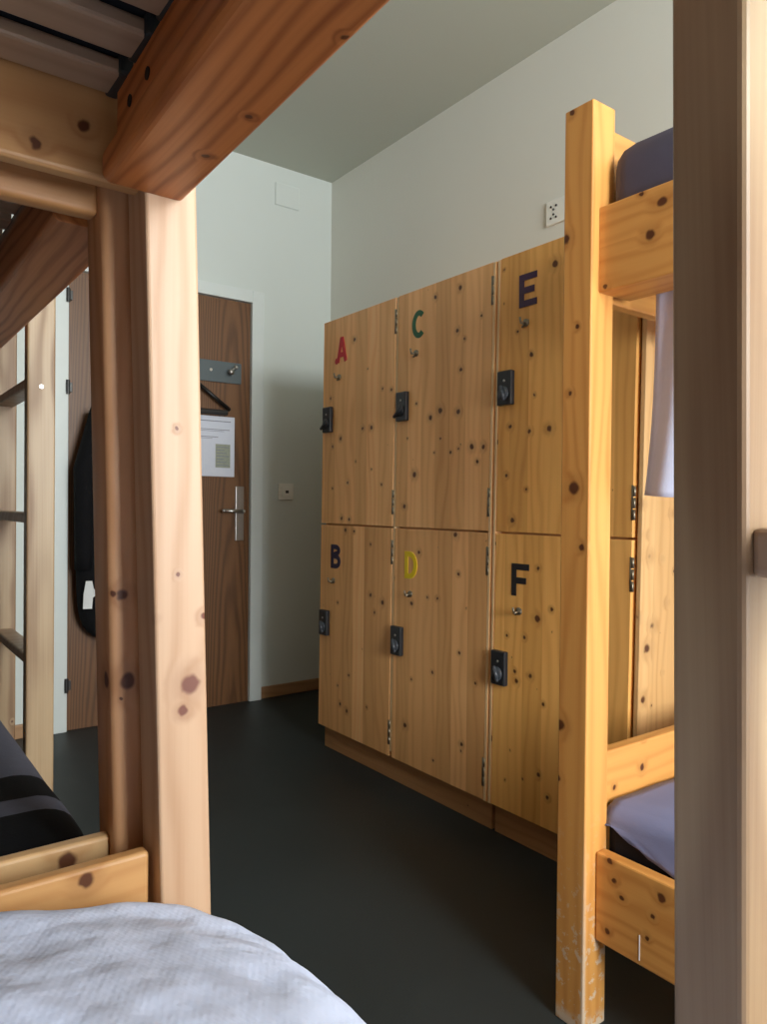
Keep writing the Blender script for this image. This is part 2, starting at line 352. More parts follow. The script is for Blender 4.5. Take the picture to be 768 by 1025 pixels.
# door
D = YF
door = struct(B('door_1', M['door'], None, .788, 1.6396, D - .012, D - .001, .001, 1.972, .001))
door['_o'] = [0, 0, 0]
bm = bmesh.new()
FZ = 2.035
box(bm, 1.642, 1.706, D - .03, D, 0, FZ, .003); box(bm, .728, .786, D - .03, D, 0, FZ, .003)
box(bm, .786, 1.642, D - .03, D, 1.975, FZ, .003)
fr = struct(finish('trim_1', bm, M['frame']))
bm = bmesh.new()
box(bm, 1.5625, 1.6065, D - .024, D - .012, .80, 1.066, .003)
hp = finish('door_handle', bm, M['steel'], door)
bm = bmesh.new()
cyl(bm, (1.5845, D - .024, .945), (1.5845, D - .062, .945), .010)
cyl(bm, (1.5845, D - .062, .945), (1.482, D - .062, .947), .009)
bmesh.ops.create_uvsphere(bm, u_segments=12, v_segments=8, radius=.010, matrix=Matrix.Translation((1.5845, D - .062, .945)))
bmesh.ops.create_uvsphere(bm, u_segments=12, v_segments=8, radius=.009, matrix=Matrix.Translation((1.482, D - .062, .947)))
finish('lever', bm, M['steel'], hp, True)
for z in (1.86, 1.47, .20):
    bm = bmesh.new(); cyl(bm, (.782, D - .036, z - .03), (.782, D - .036, z + .03), .008)
    box(bm, .774, .800, D - .036, D - .028, z - .02, z + .02, .001)
    finish('hinge', bm, M['darkmetal'], door)
# baseboards
struct(B('baseboard_far', M['base'], None, 1.708, XR, D - .014, D, 0, .058, .003))
struct(B('baseboard_far_left', M['base'], None, XL, .726, D - .014, D, 0, .058, .003))
struct(B('baseboard_right', M['base'], None, XR - .014, XR, 2.56, D - .014, 0, .058, .003))

# wall fittings
sw = tag(B('light_switch', M['white_plastic'], None, 1.806, 1.892, D - .010, D, 1.004, 1.088, .003),
         'white square light switch on the far wall right of the door', 'switch')
sw['_o'] = [0, 0, 0]
B('rocker', M['white_plastic'], sw, 1.824, 1.874, D - .016, D - .0098, 1.022, 1.070, .002)
bm = bmesh.new(); box(bm, 1.842, 1.860, D - .0175, D - .0158, 1.038, 1.052, .0005)
finish('switch_symbol', bm, M['darkmetal'], sw)
jc = tag(B('junction_cover', M['wallfar'], None, 1.776, 1.915, D - .008, D, 2.50, 2.615, .004),
    'blank white square cover plate high on the far wall', 'cover plate')
so = tag(B('wall_socket', M['white_plastic'], None, XR - .010, XR, 1.69, 1.842, 2.018, 2.108, .003),
         'white wall socket just above the lockers beside the bunk post', 'socket')
so['_o'] = [0, 0, 0]
for cy in (1.805, 1.728):
    bm = bmesh.new()
    for dy, dz in ((-.012, .02), (.012, .02), (0, .008), (-.012, -.022), (.012, -.022), (0, -.010)):
        cyl(bm, (XR - .0098, cy + dy, 2.063 + dz), (XR - .0125, cy + dy, 2.063 + dz), .0042, 10)
    finish('socket_outlet', bm, M['hole'], so)

# hook board on the door
hb = tag(B('hook_board', M['plate'], None, .98, 1.589, D - .020, D - .013, 1.566, 1.668, .002),
         'grey metal hook board screwed across the brown door', 'coat rack')
hb['_o'] = [0, 0, 0]
for x in (1.05, 1.29, 1.522):
    bm = bmesh.new()
    cyl(bm, (x, D - .020, 1.625), (x, D - .050, 1.617), .008, 12); cyl(bm, (x, D - .050, 1.617), (x, D - .058, 1.617), .015, 16)
    cyl(bm, (x, D - .028, 1.622), (x + .022, D - .055, 1.640), .005, 10)
    bmesh.ops.create_uvsphere(bm, u_segments=12, v_segments=8, radius=.010, matrix=Matrix.Translation((x + .022, D - .055, 1.640)))
    finish('hook', bm, M['steel'], hb, True)
for x in (1.02, 1.43):
    bm = bmesh.new(); cyl(bm, (x, D - .0195, 1.622), (x, D - .023, 1.622), .007, 12); finish('screw', bm, M['steel'], hb)

def tube(bm, pts, r, seg=10):
    pts = [Vector(p) for p in pts]
    for a, b in zip(pts, pts[1:]):
        cyl(bm, a, b, r, seg)
    for p in pts: bmesh.ops.create_uvsphere(bm, u_segments=seg, v_segments=6, radius=r, matrix=Matrix.Translation(p))
# hanger
hx = 1.30
bm = bmesh.new(); y = D - .040
tube(bm, [(hx, y - .006, 1.638), (hx + .016, y - .006, 1.628), (hx + .012, y - .006, 1.60), (hx, y - .006, 1.585), (hx, y, 1.565)], .0035)
hk = finish('clothes_hanger', bm, M['steel'], None, True)
tag(hk, 'black clothes hanger hanging on the door hook board above the notice', 'hanger'); hk['_o'] = [0, 0, 0]
bm = bmesh.new()
for s in (-1, 1):
    tube(bm, [(hx, y, 1.628 - .06), (hx + s * .06, y, 1.545), (hx + s * .215, y, 1.437)], .010)
finish('shoulder', bm, M['black'], hk, True)
bm = bmesh.new(); box(bm, hx - .205, hx + .21, y - .008, y + .008, 1.407, 1.432, .005)
finish('trouser_bar', bm, M['black'], hk)
# notice
nt = tag(B('notice_sheet', M['paper'], None, 1.345, 1.556, D - .018, D - .0145, 1.112, 1.402, .001),
         'white laminated notice sheet on the brown door with a grey picture block', 'notice')
nt['_o'] = [0, 0, 0]
bm = bmesh.new()
for z, x0, x1, h in ((1.376, 1.36, 1.535, .004), (1.336, 1.36, 1.53, .003), (1.329, 1.36, 1.50, .002), (1.300, 1.36, 1.47, .003), (1.293, 1.36, 1.44, .002)):
    box(bm, x0, x1, D - .0188, D - .0182, z, z + h)
finish('printed_lines', bm, M['print'], nt)
bm = bmesh.new(); box(bm, 1.457, 1.533, D - .0188, D - .0182, 1.155, 1.268); pp = finish('picture_block', bm, M['photo_print'], nt)
bm = bmesh.new()
for k in range(7): box(bm, 1.462, 1.525 - (k % 3) * .012, D - .0192, D - .0189, 1.165 + k * .0145, 1.168 + k * .0145)
finish('block_lines', bm, M['print'], pp)
# coat
def coat():
    bm = bmesh.new()
    prof = [(1.55, .035, .03, 1.03), (1.50, .05, .04, 1.02), (1.44, .075, .05, 1.0), (1.36, .11, .06, .99), (1.26, .145, .07, .985), (1.15, .165, .075, .98), (1.0, .180, .08, .98),
            (.85, .185, .08, .985), (.70, .185, .08, .985), (.56, .180, .08, .985), (.47, .170, .075, .99), (.42, .150, .06, 1.0), (.40, .12, .04, 1.0)]
    rings = []
    N = 40
    for k, (z, w, d, cx) in enumerate(prof):
        ring = []
        for i in range(N):
            a = 2 * math.pi * i / N
            fold = 1 + .10 * math.sin(a * 7 + z * 3) * (1 if k > 2 else .4)
            x = cx + w * math.cos(a); yy = (D - .022 - d) + d * math.sin(a) * (fold if math.sin(a) < 0 else .95)
            ring.append(bm.verts.new((x, min(yy, D - .021), z + .012 * math.sin(a * 3 + k))))
        rings.append(ring)
    for a, b in zip(rings, rings[1:]):
        for i in range(N): bm.faces.new((a[i], a[(i + 1) % N], b[(i + 1) % N], b[i]))
    bm.faces.new(rings[0]); bm.faces.new(rings[-1][::-1])
    o = finish('coat', bm, M['coat'], None, True)
    tag(o, 'black coat hanging on the brown door with a small white tag', 'coat'); o['_o'] = [0, 0, 0]
    md = o.modifiers.new('s', 'SUBSURF'); md.levels = 1; md.render_levels = 2
    bm = bmesh.new()
    pts = [(.815, .54), (.848, .54), (.852, .585), (.872, .60), (.855, .625), (.848, .655), (.825, .655), (.817, .60)]
    a = [bm.verts.new((x, D - .178 + abs(x - .84) * .5, z)) for x, z in pts]; b = [bm.verts.new((x, D - .172 + abs(x - .84) * .5, z)) for x, z in pts]
    bm.faces.new(a); bm.faces.new(b[::-1])
    for i in range(len(pts)): bm.faces.new((a[i], a[(i + 1) % 8], b[(i + 1) % 8], b[i]))
    finish('coat_tag', bm, M['tag'], o)
    bm = bmesh.new()
    for s in (-1, 1):   # sleeves hanging at the sides
        r = []
        for k in range(9):
            z = 1.38 - k * .085; cx = .985 + s * (.09 + .07 * min(1, k / 3)); rr = .055 - k * .0015
            r.append([bm.verts.new((cx + rr * math.cos(2 * math.pi * i / 14) * .8, D - .125 + rr * math.sin(2 * math.pi * i / 14), z)) for i in range(14)])
        for p, q in zip(r, r[1:]):
            for i in range(14): bm.faces.new((p[i], p[(i + 1) % 14], q[(i + 1) % 14], q[i]))
        bm.faces.new(r[0]); bm.faces.new(r[-1][::-1])
    finish('sleeves', bm, M['coat'], o, True)
coat()

# ------------------------------------------------------------------ lockers
XF = 1.565
def rack(bm):      # the old units lean very slightly sideways
    for v in bm.verts: v.co.y -= .013 * (v.co.z - .0)
def stroke(bm, pts, w, closed=False, t=.0022):
    """flat lettering stroke; pts (a,b): a to the reader's right (-y), b up; relative coordinates"""
    n = len(pts); P = [Vector(p) for p in pts]; Lf = []; Rt = []
    for i in range(n):
        if closed: d = (P[(i + 1) % n] - P[i - 1]).normalized(); k = 1
        else:
            d0 = (P[i] - P[i - 1]).normalized() if i else (P[1] - P[0]).normalized()
            d1 = (P[i + 1] - P[i]).normalized() if i < n - 1 else d0
            d = (d0 + d1).normalized(); k = 1 / max(.4, d.dot(d1))
        nn = Vector((-d.y, d.x)) * w / 2 * k
        Lf.append(P[i] + nn); Rt.append(P[i] - nn)
    def q(p, x): return bm.verts.new((x, -p.x, p.y))
    x0, x1 = XF - t, XF + .0005
    a = [[q(p, x) for p in Lf] for x in (x0, x1)]; b = [[q(p, x) for p in Rt] for x in (x0, x1)]
    m = n if closed else n - 1
    for i in range(m):
        j = (i + 1) % n
        bm.faces.new((a[0][i], a[0][j], b[0][j], b[0][i]))
        bm.faces.new((a[1][i], b[1][i], b[1][j], a[1][j]))
        bm.faces.new((a[0][i], a[1][i], a[1][j], a[0][j]))
        bm.faces.new((b[0][i], b[0][j], b[1][j], b[1][i]))
    if not closed:
        for i in (0, -1): bm.faces.new((a[0][i], b[0][i], b[1][i], a[1][i]))
def arc(cx, cy, rx, ry, a0, a1, n=18):
    return [(cx + rx * math.cos(math.radians(a0 + (a1 - a0) * k / n)), cy + ry * math.sin(math.radians(a0 + (a1 - a0) * k / n))) for k in range(n + 1)]
W_, H_, S = .066, .093, .018
def letter_strokes(ch):
    h = S / 2
    if ch == 'A': return [[(h * .6, 0), (W_ / 2 - .002, H_)], [(W_ - h * .6, 0), (W_ / 2 + .002, H_)], [(.015, H_ * .30), (W_ - .015, H_ * .30)], [(W_ / 2 - .010, H_ - .006), (W_ / 2 + .010, H_ - .006)]]
    if ch == 'B': return [[(h, 0), (h, H_)], [(h, H_ - h)] + arc(W_ * .50, H_ * .76, W_ * .33, H_ * .24 - h, 90, -90) + [(h, H_ * .52)], [(h, H_ * .52)] + arc(W_ * .52, H_ * .30, W_ * .36, H_ * .30 - h, 90, -90) + [(h, h)]]
    if ch == 'C': return [arc(W_ * .52, H_ / 2, W_ * .40, H_ / 2 - h, 48, 312, 30)]
    if ch == 'D': return [[(h, 0), (h, H_)], [(h, H_ - h)] + arc(W_ * .42, H_ / 2, W_ * .45, H_ / 2 - h, 90, -90, 24) + [(h, h)]]
    if ch == 'E': return [[(h, 0), (h, H_)], [(h, H_ - h), (W_, H_ - h)], [(h, H_ * .5), (W_ * .86, H_ * .5)], [(h, h), (W_, h)]]
    if ch == 'F': return [[(h, 0), (h, H_)], [(h, H_ - h), (W_, H_ - h)], [(h, H_ * .48), (W_ * .84, H_ * .48)]]
LET = dict(A=(2.418, 1.534, 'red'), C=(1.950, 1.543, 'green'), E=(1.463, 1.547, 'purple'),
           B=(2.450, .732, 'navyp'), D=(1.980, .731, 'yellow'), F=(1.481, .724, 'blackp'))
LATCH = dict(A=(2.498, 1.266), C=(2.020, 1.270), E=(1.533, 1.274), B=(2.512, .462), D=(2.038, .462), F=(1.547, .458))
HOOK = dict(A=(2.401, 1.477), C=(1.928, 1.494), E=(1.436, 1.501), B=(2.431, .683), D=(1.948, .680), F=(1.451, .681))
Z0, ZM, ZT = .094, .9034, 1.7075
def locker(name, y0, y1, cols, label):
    root = empty(name, (1.84, (y0 + y1) / 2, 0), label, 'locker cabinet')
    p = .018
    mats = M['lock_z']; front = M['lockA'] if len(cols) > 1 else M['lockE']
    def b(nm, mat, *a, **k): return B(nm, mat, root, *a, shear=rack, **k)
    CX = XF + .022
    sd = mats if len(cols) > 1 else M['lockS']; first = len(cols) > 1
    b('side_panel', sd, XF + (.001 if first else .008), XR - .016, y0, y0 + .013, Z0 - .002, ZT - .001, bev=.0015)
    b('side_panel', mats, CX if first else XF + .001, XR - .016, y1 - .013, y1, Z0 - .002, ZT - .001, bev=.0015)
    if first: b('edge_strip', M['lock_edge'], XF - .0005, XF + .0009, y0 + .003, y0 + .012, Z0, ZT - .002, bev=0)
    else: b('edge_strip', M['lock_edge'], XF - .0005, XF + .0009, y1 - .011, y1 - .003, Z0, ZT - .002, bev=0)
    b('top_panel', M['lock_y'], CX + .001, XR - .016, y0 + p, y1 - p, ZT - p, ZT - .001, bev=.0015)
    b('bottom_panel', M['lock_y'], CX + .001, XR - .016, y0 + p, y1 - p, Z0, Z0 + p, bev=.0015)
    b('middle_shelf', M['lock_y'], CX + .001, XR - .02, y0 + p, y1 - p, ZM - p / 2, ZM + p / 2, bev=.0015)
    b('back_panel', mats, XR - .016, XR - .010, y0, y1, Z0, ZT, bev=0)
    b('kick_base', M['kick'], XF + .03, XF + .05, y0 + .004, y1 - .004, 0.0, Z0 - .003, bev=.0015)
    b('kick_base', M['kick'], XF + .05, XR - .02, y0 + .004, y0 + .022, 0.0, Z0 - .003, bev=.0015)
    if len(cols) > 1: b('divider', M['lock_edge'], XF + .001, XR - .02, cols[0][0] - .0145, cols[0][0] - .0035, Z0 + p, ZT - .0015, bev=.0015)
    for (dy0, dy1, up, lo) in cols:
        for ch, za, zb in ((up, ZM + .003, ZT), (lo, Z0, ZM - .003)):
            bm = bmesh.new(); box(bm, XF, XF + .020, dy0, dy1, za, zb, .0015); rack(bm)
            d = finish('locker_door', bm, front, root)
            # letter
            ly, lz, lm = LET[ch]; bm = bmesh.new()
            for i_, st in enumerate(letter_strokes(ch)): stroke(bm, st, S, t=.0018 + .0003 * i_)
            if ch == 'A':
                bmesh.ops.create_circle(bm, cap_ends=True, radius=.012, segments=16, matrix=Matrix.Translation((XF - .0035, 0, .006)) @ Matrix.Rotation(math.pi / 2, 4, 'Y'))
            for v in bm.verts:
                v.co.y += ly; v.co.z += lz
            finish('letter_' + ch.lower(), bm, M[lm], d)
            # latch
            ky, kz = LATCH[ch]; bm = bmesh.new()
            box(bm, XF - .018, XF, ky - .056, ky, kz, kz + .100, .004, 3)
            la = finish('latch', bm, M['latch'], d)
            bm = bmesh.new()
            cyl(bm, (XF - .0178, ky - .028, kz + .034), (XF - .022, ky - .028, kz + .034), .020, 24)
            knob_dir = Vector((0, .020, -.014)) if ch in 'AC' else Vector((0, .008, .024))
            c = Vector((XF - .024, ky - .028, kz + .034))
            tube(bm, [c - knob_dir * .7, c + knob_dir * (1.25 if ch in 'AC' else .7)], .006, 10)
            finish('latch_knob', bm, M['latch'] if ch in 'AC' else M['latch2'], la, True)
            bm = bmesh.new(); cyl(bm, (XF - .0178, ky - .030, kz + .070), (XF - .0195, ky - .030, kz + .070), .004, 14)
            finish('latch_button', bm, M['steel'], la, True)
            # small key hook
            hy, hz = HOOK[ch]; bm = bmesh.new()
            cyl(bm, (XF, hy, hz), (XF - .004, hy, hz), .011, 14)
            tube(bm, [(XF - .002, hy, hz), (XF - .022, hy, hz - .004), (XF - .026, hy, hz + .010)], .0032, 8)
            tube(bm, [(XF - .003, hy - .010, hz + .004), (XF - .003, hy + .012, hz - .010)], .003, 8)
            finish('key_hook', bm, M['hinge'], d, True)
            # hinges on the right-hand edge
            for zz in (za + .085, zb - .085):
                bm = bmesh.new()
                for k in range(3):
                    cyl(bm, (XF + .001, dy0 - .003, zz - .042 + k * .029), (XF + .001, dy0 - .003, zz - .016 + k * .029), .0035, 12)
                box(bm, XF - .0012, XF + .0002, dy0, dy0 + .004, zz - .042, zz + .044)
                rack(bm); finish('hinge', bm, M['hinge'], d, True)
locker('locker_cabinet', 1.578, 2.5386, [(2.066, 2.5386, 'A', 'B'), (1.5925, 2.049, 'C', 'D')], 'wide knotty pine locker cabinet with four doors lettered A, B, C and D')
locker('locker_cabinet', 1.072, 1.573, [(1.094, 1.558, 'E', 'F')], 'narrow knotty pine locker cabinet with two doors lettered E and F, behind the bunk post')

# ------------------------------------------------------------------ bunk beds
def slat(root, x0, x1, yc, z, w=.05, t=.018, camber=.0):
    bm = bmesh.new(); box(bm, x0, x1, yc - w / 2, yc + w / 2, z, z + t, .004, 2)
    s = finish('slat', bm, M['slat'], root)
    return s
def post(root, mat, x0, x1, y0, y1, h, shear=None, bev=.004):
    return B('post', mat, root, x0, x1, y0, y1, 0, h, bev, 3, shear)
def ladder(root, x0, x1, ya, yb, ztop, mat, matr, zs, screw=None, shear=None):
    ld = part_empty('ladder', root)
    for (y0, y1) in (ya, yb):
        B('ladder_rail', mat, ld, x0, x1, y0, y1, 0, ztop, .004, 3, shear)
    lo, hi = min(ya[0], yb[0]), max(ya[1], yb[1])
    lo_in = min(ya[1], yb[1]); hi_in = max(ya[0], yb[0])
    for z in zs:
        B('rung', matr, ld, x0 + .006, x1 - .008, lo_in - .001, hi_in + .001, z - .024, z, .004, 3, shear)
    if screw:
        bm = bmesh.new(); cyl(bm, (screw[0], screw[1], screw[2]), (screw[0], screw[1] - .003, screw[2]), .0045, 12)
        finish('screw', bm, M['steel'], ld)
    return ld

# ---- near left bunk (camera sits on its lower bed)
K1 = 0.029
def lean1(bm):
    for v in bm.verts: v.co.x -= K1 * (v.co.z - .9)
b1 = empty('bunk_bed', (-.13, -.1, 0), 'pale pine bunk bed nearest the camera, white duvet on its lower bed', 'bunk bed')
PZ = M['pale_z']
y0, y1 = .864, .930
post(b1, M['postA'], .302, .366, y0, y1, 1.76, lean1)
post(b1, PZ, -.630, -.566, y0, y1, 1.76)
post(b1, PZ, .250, .314, -1.20, -1.134, 1.76)
post(b1, PZ, -.630, -.566, -1.20, -1.134, 1.76)
def upper_rail(root, xi, xo, z0, z1, y0, y1, mat, skew=0):
    """xi inner side, xo outer side; a rabbet on the inner side carries the slats"""
    s = 1 if xo > xi else -1
    bm = bmesh.new()
    prof = [(xi, z0), (xo, z0), (xo, z1), (xi + s * .040, z1), (xi + s * .040, z0 + .105), (xi + s * .016, z0 + .105), (xi + s * .016, z0 + .045), (xi, z0 + .030)]
    prism_y(bm, prof, y0, y1)
    es = [e for e in bm.edges if abs(e.verts[0].co.y - e.verts[1].co.y) > .5 and any(abs(e.verts[0].co.x - a) < 1e-4 and abs(e.verts[0].co.z - z0) < 1e-4 for a in (xi, xo))]
    bmesh.ops.bevel(bm, geom=es, offset=.010, segments=4, profile=.5, affect='EDGES')
    if skew:
        for v in bm.verts: v.co.x += skew * (v.co.y - y1)
    return finish('side_rail', bm, mat, root)
ur = upper_rail(b1, .240, .337, 1.345, 1.515, -1.134, .863, M['brown_y'], .028)
upper_rail(b1, -.504, -.600, 1.345, 1.515, -1.134, .863, M['pale_y'])
for (yy, zz) in ((.750, 1.418), (.812, 1.418), (.25, 1.418), (-.3, 1.418)):
    bm = bmesh.new(); xx = .2562 + .028 * (yy - .863)
    cyl(bm, (xx, yy, zz), (xx - .0016, yy, zz), .0065, 14)
    finish('bolt_hole', bm, M['hole'], ur)
B('end_board', M['upb1'], b1, -.566, .300, .884, .908, 1.354, 1.62, .006, 3)
B('end_board', M['board1'], b1, -.566, .306, .884, .905, .41, .556, .005, 3)
B('end_board', M['pale_x'], b1, -.566, .250, -1.18, -1.152, 1.354, 1.62, .007, 3)
B('end_board', M['pale_x'], b1, -.566, .250, -1.18, -1.152, .41, .556, .007, 3)
B('side_rail', M['pale_y'], b1, .306, .334, -1.134, .863, .168, .335, .004, 3, lambda bm: [setattr(v.co, 'x', v.co.x + .026 * (v.co.y - .863)) for v in bm.verts])
B('side_rail', M['pale_y'], b1, -.604, -.576, -1.134, .863, .168, .335, .004, 3)
k = 0; yy = .851
while yy > -1.10:
    s = slat(b1, -.51, .252, yy, 1.4505)
    if yy > .3: B('slat_cap', M['rubber'], s, .246, .262, yy - .030, yy + .030, 1.4495, 1.478, .004)
    yy -= .084
for k in range(12): slat(b1, -.575, .311, -1.05 + k * .165, .17, .08)
LX0, LX1 = .345, .402
ladder(b1, LX0, LX1, (.177, .216), (-.283, -.244), 1.62, M['ladder'], M['slat'], [.30, .625, .971, 1.29], None, lambda bm: [setattr(v.co, 'x', v.co.x - .026 * (v.co.z - .98)) for v in bm.verts])

def mattress(name, x0, x1, y0, y1, z0, z1, mat, label, bev=.045, group=None, puff=.008, sub=10):
    bm = bmesh.new(); box(bm, x0, x1, y0, y1, z0, z1, bev, 4)
    bmesh.ops.subdivide_edges(bm, edges=[e for e in bm.edges if e.calc_length() > .15], cuts=sub, use_grid_fill=True)
    for v in bm.verts:
        n = noise.noise(v.co * 5.0)
        if v.co.z > (z0 + z1) / 2: v.co.z += puff * n
        c = Vector(((x0 + x1) / 2, (y0 + y1) / 2, v.co.z))
    o = finish(name, bm, mat, None, True)
    tag(o, label, 'mattress', group); o['_o'] = [0, 0, 0]
    return o
m1 = mattress('mattress', -.515, .262, -1.10, .865, 1.470, 1.60, M['black_matt'], 'black mattress seen between slats above, nearest upper bunk', .02)
bm = bmesh.new(); box(bm, -.35, .19, .50, .730, 1.4685, 1.4705, .0008); finish('sheet_fold', bm, M['duvet'], m1)
mattress('mattress', -.56, .290, -1.12, .866, .190, .485, M['navy'], 'dark mattress under the white duvet of the nearest lower bunk', .03)

# duvet
def duvet():
    bm = bmesh.new()
    x0, x1, y0, y1 = -.555, .419, -1.10, .868
    NX, NY = 120, 220
    R = .16
    def outline_dist(x, y):
        # signed inside distance to rounded rectangle
        cx, cy = (x0 + x1) / 2, (y0 + y1) / 2
        dx = abs(x - cx) - ((x1 - x0) / 2 - R); dy = abs(y - cy) - ((y1 - y0) / 2 - R)
        return R - (math.hypot(max(dx, 0), max(dy, 0)) + min(max(dx, dy), 0))
    def zf(x, y):
        # overall height: plump in the middle, lower towards the aisle
        s = max(0.0, min(1.0, (x - .02) / .40))
        z = .606 - .098 * s ** 1.6 - .034 * max(0, (y - .45) / .42) ** 2
        return z
    grid = {}
    skirt = 14
    # ring-less param: a regular grid squeezed to the outline
    for i in range(NX + 1):
        for j in range(NY + 1):
            u = i / NX * 2 - 1; v = j / NY * 2 - 1
            # superellipse-like mapping into the rounded rectangle
            X = (x0 + x1) / 2 + (x1 - x0) / 2 * u; Y = (y0 + y1) / 2 + (y1 - y0) / 2 * v
            cx = (x1 - x0) / 2 - R; cy = (y1 - y0) / 2 - R
            lx = X - (x0 + x1) / 2; ly = Y - (y0 + y1) / 2
            if abs(lx) > cx and abs(ly) > cy:
                ax = (abs(lx) - cx) / R; ay = (abs(ly) - cy) / R
                m = max(ax, ay); n = math.hypot(ax, ay)
                ax, ay = ax * m / n, ay * m / n
                lx = math.copysign(cx + ax * R, lx); ly = math.copysign(cy + ay * R, ly)
                X = (x0 + x1) / 2 + lx; Y = (y0 + y1) / 2 + ly
            d = outline_dist(X, Y)
            z = zf(X, Y)
            r = .075
            if d < r: z -= r * (1 - math.sqrt(max(0, 1 - (1 - max(d, 0) / r) ** 2))) * .9
            p = Vector((X, Y, 0))
            wr = noise.noise(p * 9) * .007 + noise.noise(p * 24 + Vector((3, 1, 0))) * .0045 + abs(noise.noise(Vector((X * 14 + Y * 6, Y * 5, 2)))) * .007
            grid[i, j] = bm.verts.new((X, Y, z + wr * min(1, max(d, 0) / .05 + .2)))
    for i in range(NX):
        for j in range(NY):
            bm.faces.new((grid[i, j], grid[i + 1, j], grid[i + 1, j + 1], grid[i, j + 1]))
    # skirt on the aisle side
    rim = [grid[NX, j] for j in range(NY + 1)]
    prev = rim
    for k in range(1, skirt + 1):
        row = []
        for j, v in enumerate(rim):
            t = k / skirt
            fold = math.sin(v.co.y * 38 + 1.0) * .010 * t + noise.noise(Vector((v.co.y * 6, t * 3, 4))) * .012 * t
            edge = 1.0 if v.co.y < .70 else max(.18, 1 - (v.co.y - .70) / .12)
            row.append(bm.verts.new((max(v.co.x - .004 * t + fold, .345) , v.co.y, v.co.z - .17 * t * edge)))
        for j in range(NY): bm.faces.new((prev[j], row[j], row[j + 1], prev[j + 1]))
        prev = row
    o = finish('duvet', bm, M['duvet'], None, True)
    tag(o, 'white crinkled duvet spread over the nearest lower bunk', 'duvet')
    md = o.modifiers.new('t', 'SOLIDIFY'); md.thickness = .02; md.offset = -1
duvet()

# ---- second left bunk, behind
b2 = empty('bunk_bed', (-.15, 2.0, 0), 'pale pine bunk bed at the back left with ladder and striped dark blanket', 'bunk bed')
K2 = .025
def lean2(bm):
    for v in bm.verts: v.co.x -= K2 * (v.co.z - .95)
post(b2, M['post2'], .272, .344, .945, 1.020, 1.74, lean2, .010)
post(b2, PZ, -.630, -.560, .945, 1.020, 1.74)
post(b2, PZ, .274, .344, 2.98, 3.05, 1.74)
post(b2, PZ, -.630, -.560, 2.98, 3.05, 1.74)
u2 = upper_rail(b2, .222, .316, 1.345, 1.515, 1.021, 2.979, M['brown_y'])
upper_rail(b2, -.510, -.604, 1.345, 1.515, 1.021, 2.979, M['pale_y'])
B('end_board', M['upb2'], b2, -.560, .264, .962, .992, 1.342, 1.60, .007, 3)
B('end_board', M['board2'], b2, -.560, .284, .965, .986, .41, .552, .005, 3)
B('end_board', M['pale_x'], b2, -.560, .274, 3.0, 3.028, 1.342, 1.60, .007, 3)
B('end_board', M['pale_x'], b2, -.560, .274, 3.0, 3.028, .41, .552, .007, 3)
B('side_rail', M['pale_y'], b2, .300, .330, 1.021, 2.979, .168, .335, .004, 3)
B('side_rail', M['pale_y'], b2, -.604, -.576, 1.021, 2.979, .168, .335, .004, 3)
yy = 1.06
while yy < 2.96:
    s = slat(b2, -.51, .234, yy, 1.4505); yy += .084
for k in range(12): slat(b2, -.575, .299, 1.10 + k * .165, .17, .08)
ladder(b2, LX0, LX1 + .003, (1.825, 1.862), (2.284, 2.322), 1.62, M['ladder'], M['slat'], [.28, .625, .955, 1.27], (.374, 1.825, 1.245))
mattress('mattress', -.52, .240, 1.03, 2.97, 1.470, 1.60, M['navy'], 'dark mattress on the upper bunk of the back left bed', .02)
mattress('mattress', -.55, .280, 1.005, 2.975, .19, .494, M['navy'], 'dark mattress under the striped blanket, back left lower bunk', .03)
def blanket():
    bm = bmesh.new()
    ys = [1.003]
    while ys[-1] < 2.96: ys.append(ys[-1] + .02)
    xs = [-.54 + .02 * i for i in range(40)]
    rows = []
    for y in ys:
        row = []
        e = min(1, (y - 1.0) / .16)
        drop = .07 * (1 - e) ** 2
        for x in xs:
            row.append(bm.verts.new((x, y, .512 - drop * .6 + noise.noise(Vector((x * 6, y * 6, 0))) * .006)))
        xe = .300 - .012 * (1 - e)
        for k in range(1, 7):
            a = k / 6 * math.pi / 2
            row.append(bm.verts.new((xs[-1] + (xe - xs[-1]) * math.sin(a), y, .512 - drop - .04 * (1 - math.cos(a)) + noise.noise(Vector((1, y * 6, 0))) * .004)))
        for k in range(1, 4):
            row.append(bm.verts.new((xe - .002 * k, y, .472 - drop - .032 * k)))
        rows.append(row)
    for a, b in zip(rows, rows[1:]):
        for i in range(len(a) - 1): bm.faces.new((a[i], a[i + 1], b[i + 1], b[i]))
    me_o = finish('striped_blanket', bm, M['blanket_black'], None, True)
    me_o.data.materials.append(M['blanket_grey'])
    for p in me_o.data.polygons:
        y = p.center.y
        g = (1.20 < y < 1.27) or (1.39 < y)
        if y > 1.95: g = int((y - 1.95) / .2) % 2 == 1
        p.material_index = 1 if g else 0
    tag(me_o, 'black blanket with wide slate grey stripes on the back left lower bunk', 'blanket')
    md = me_o.modifiers.new('t', 'SOLIDIFY'); md.thickness = .006; md.offset = -1
blanket()

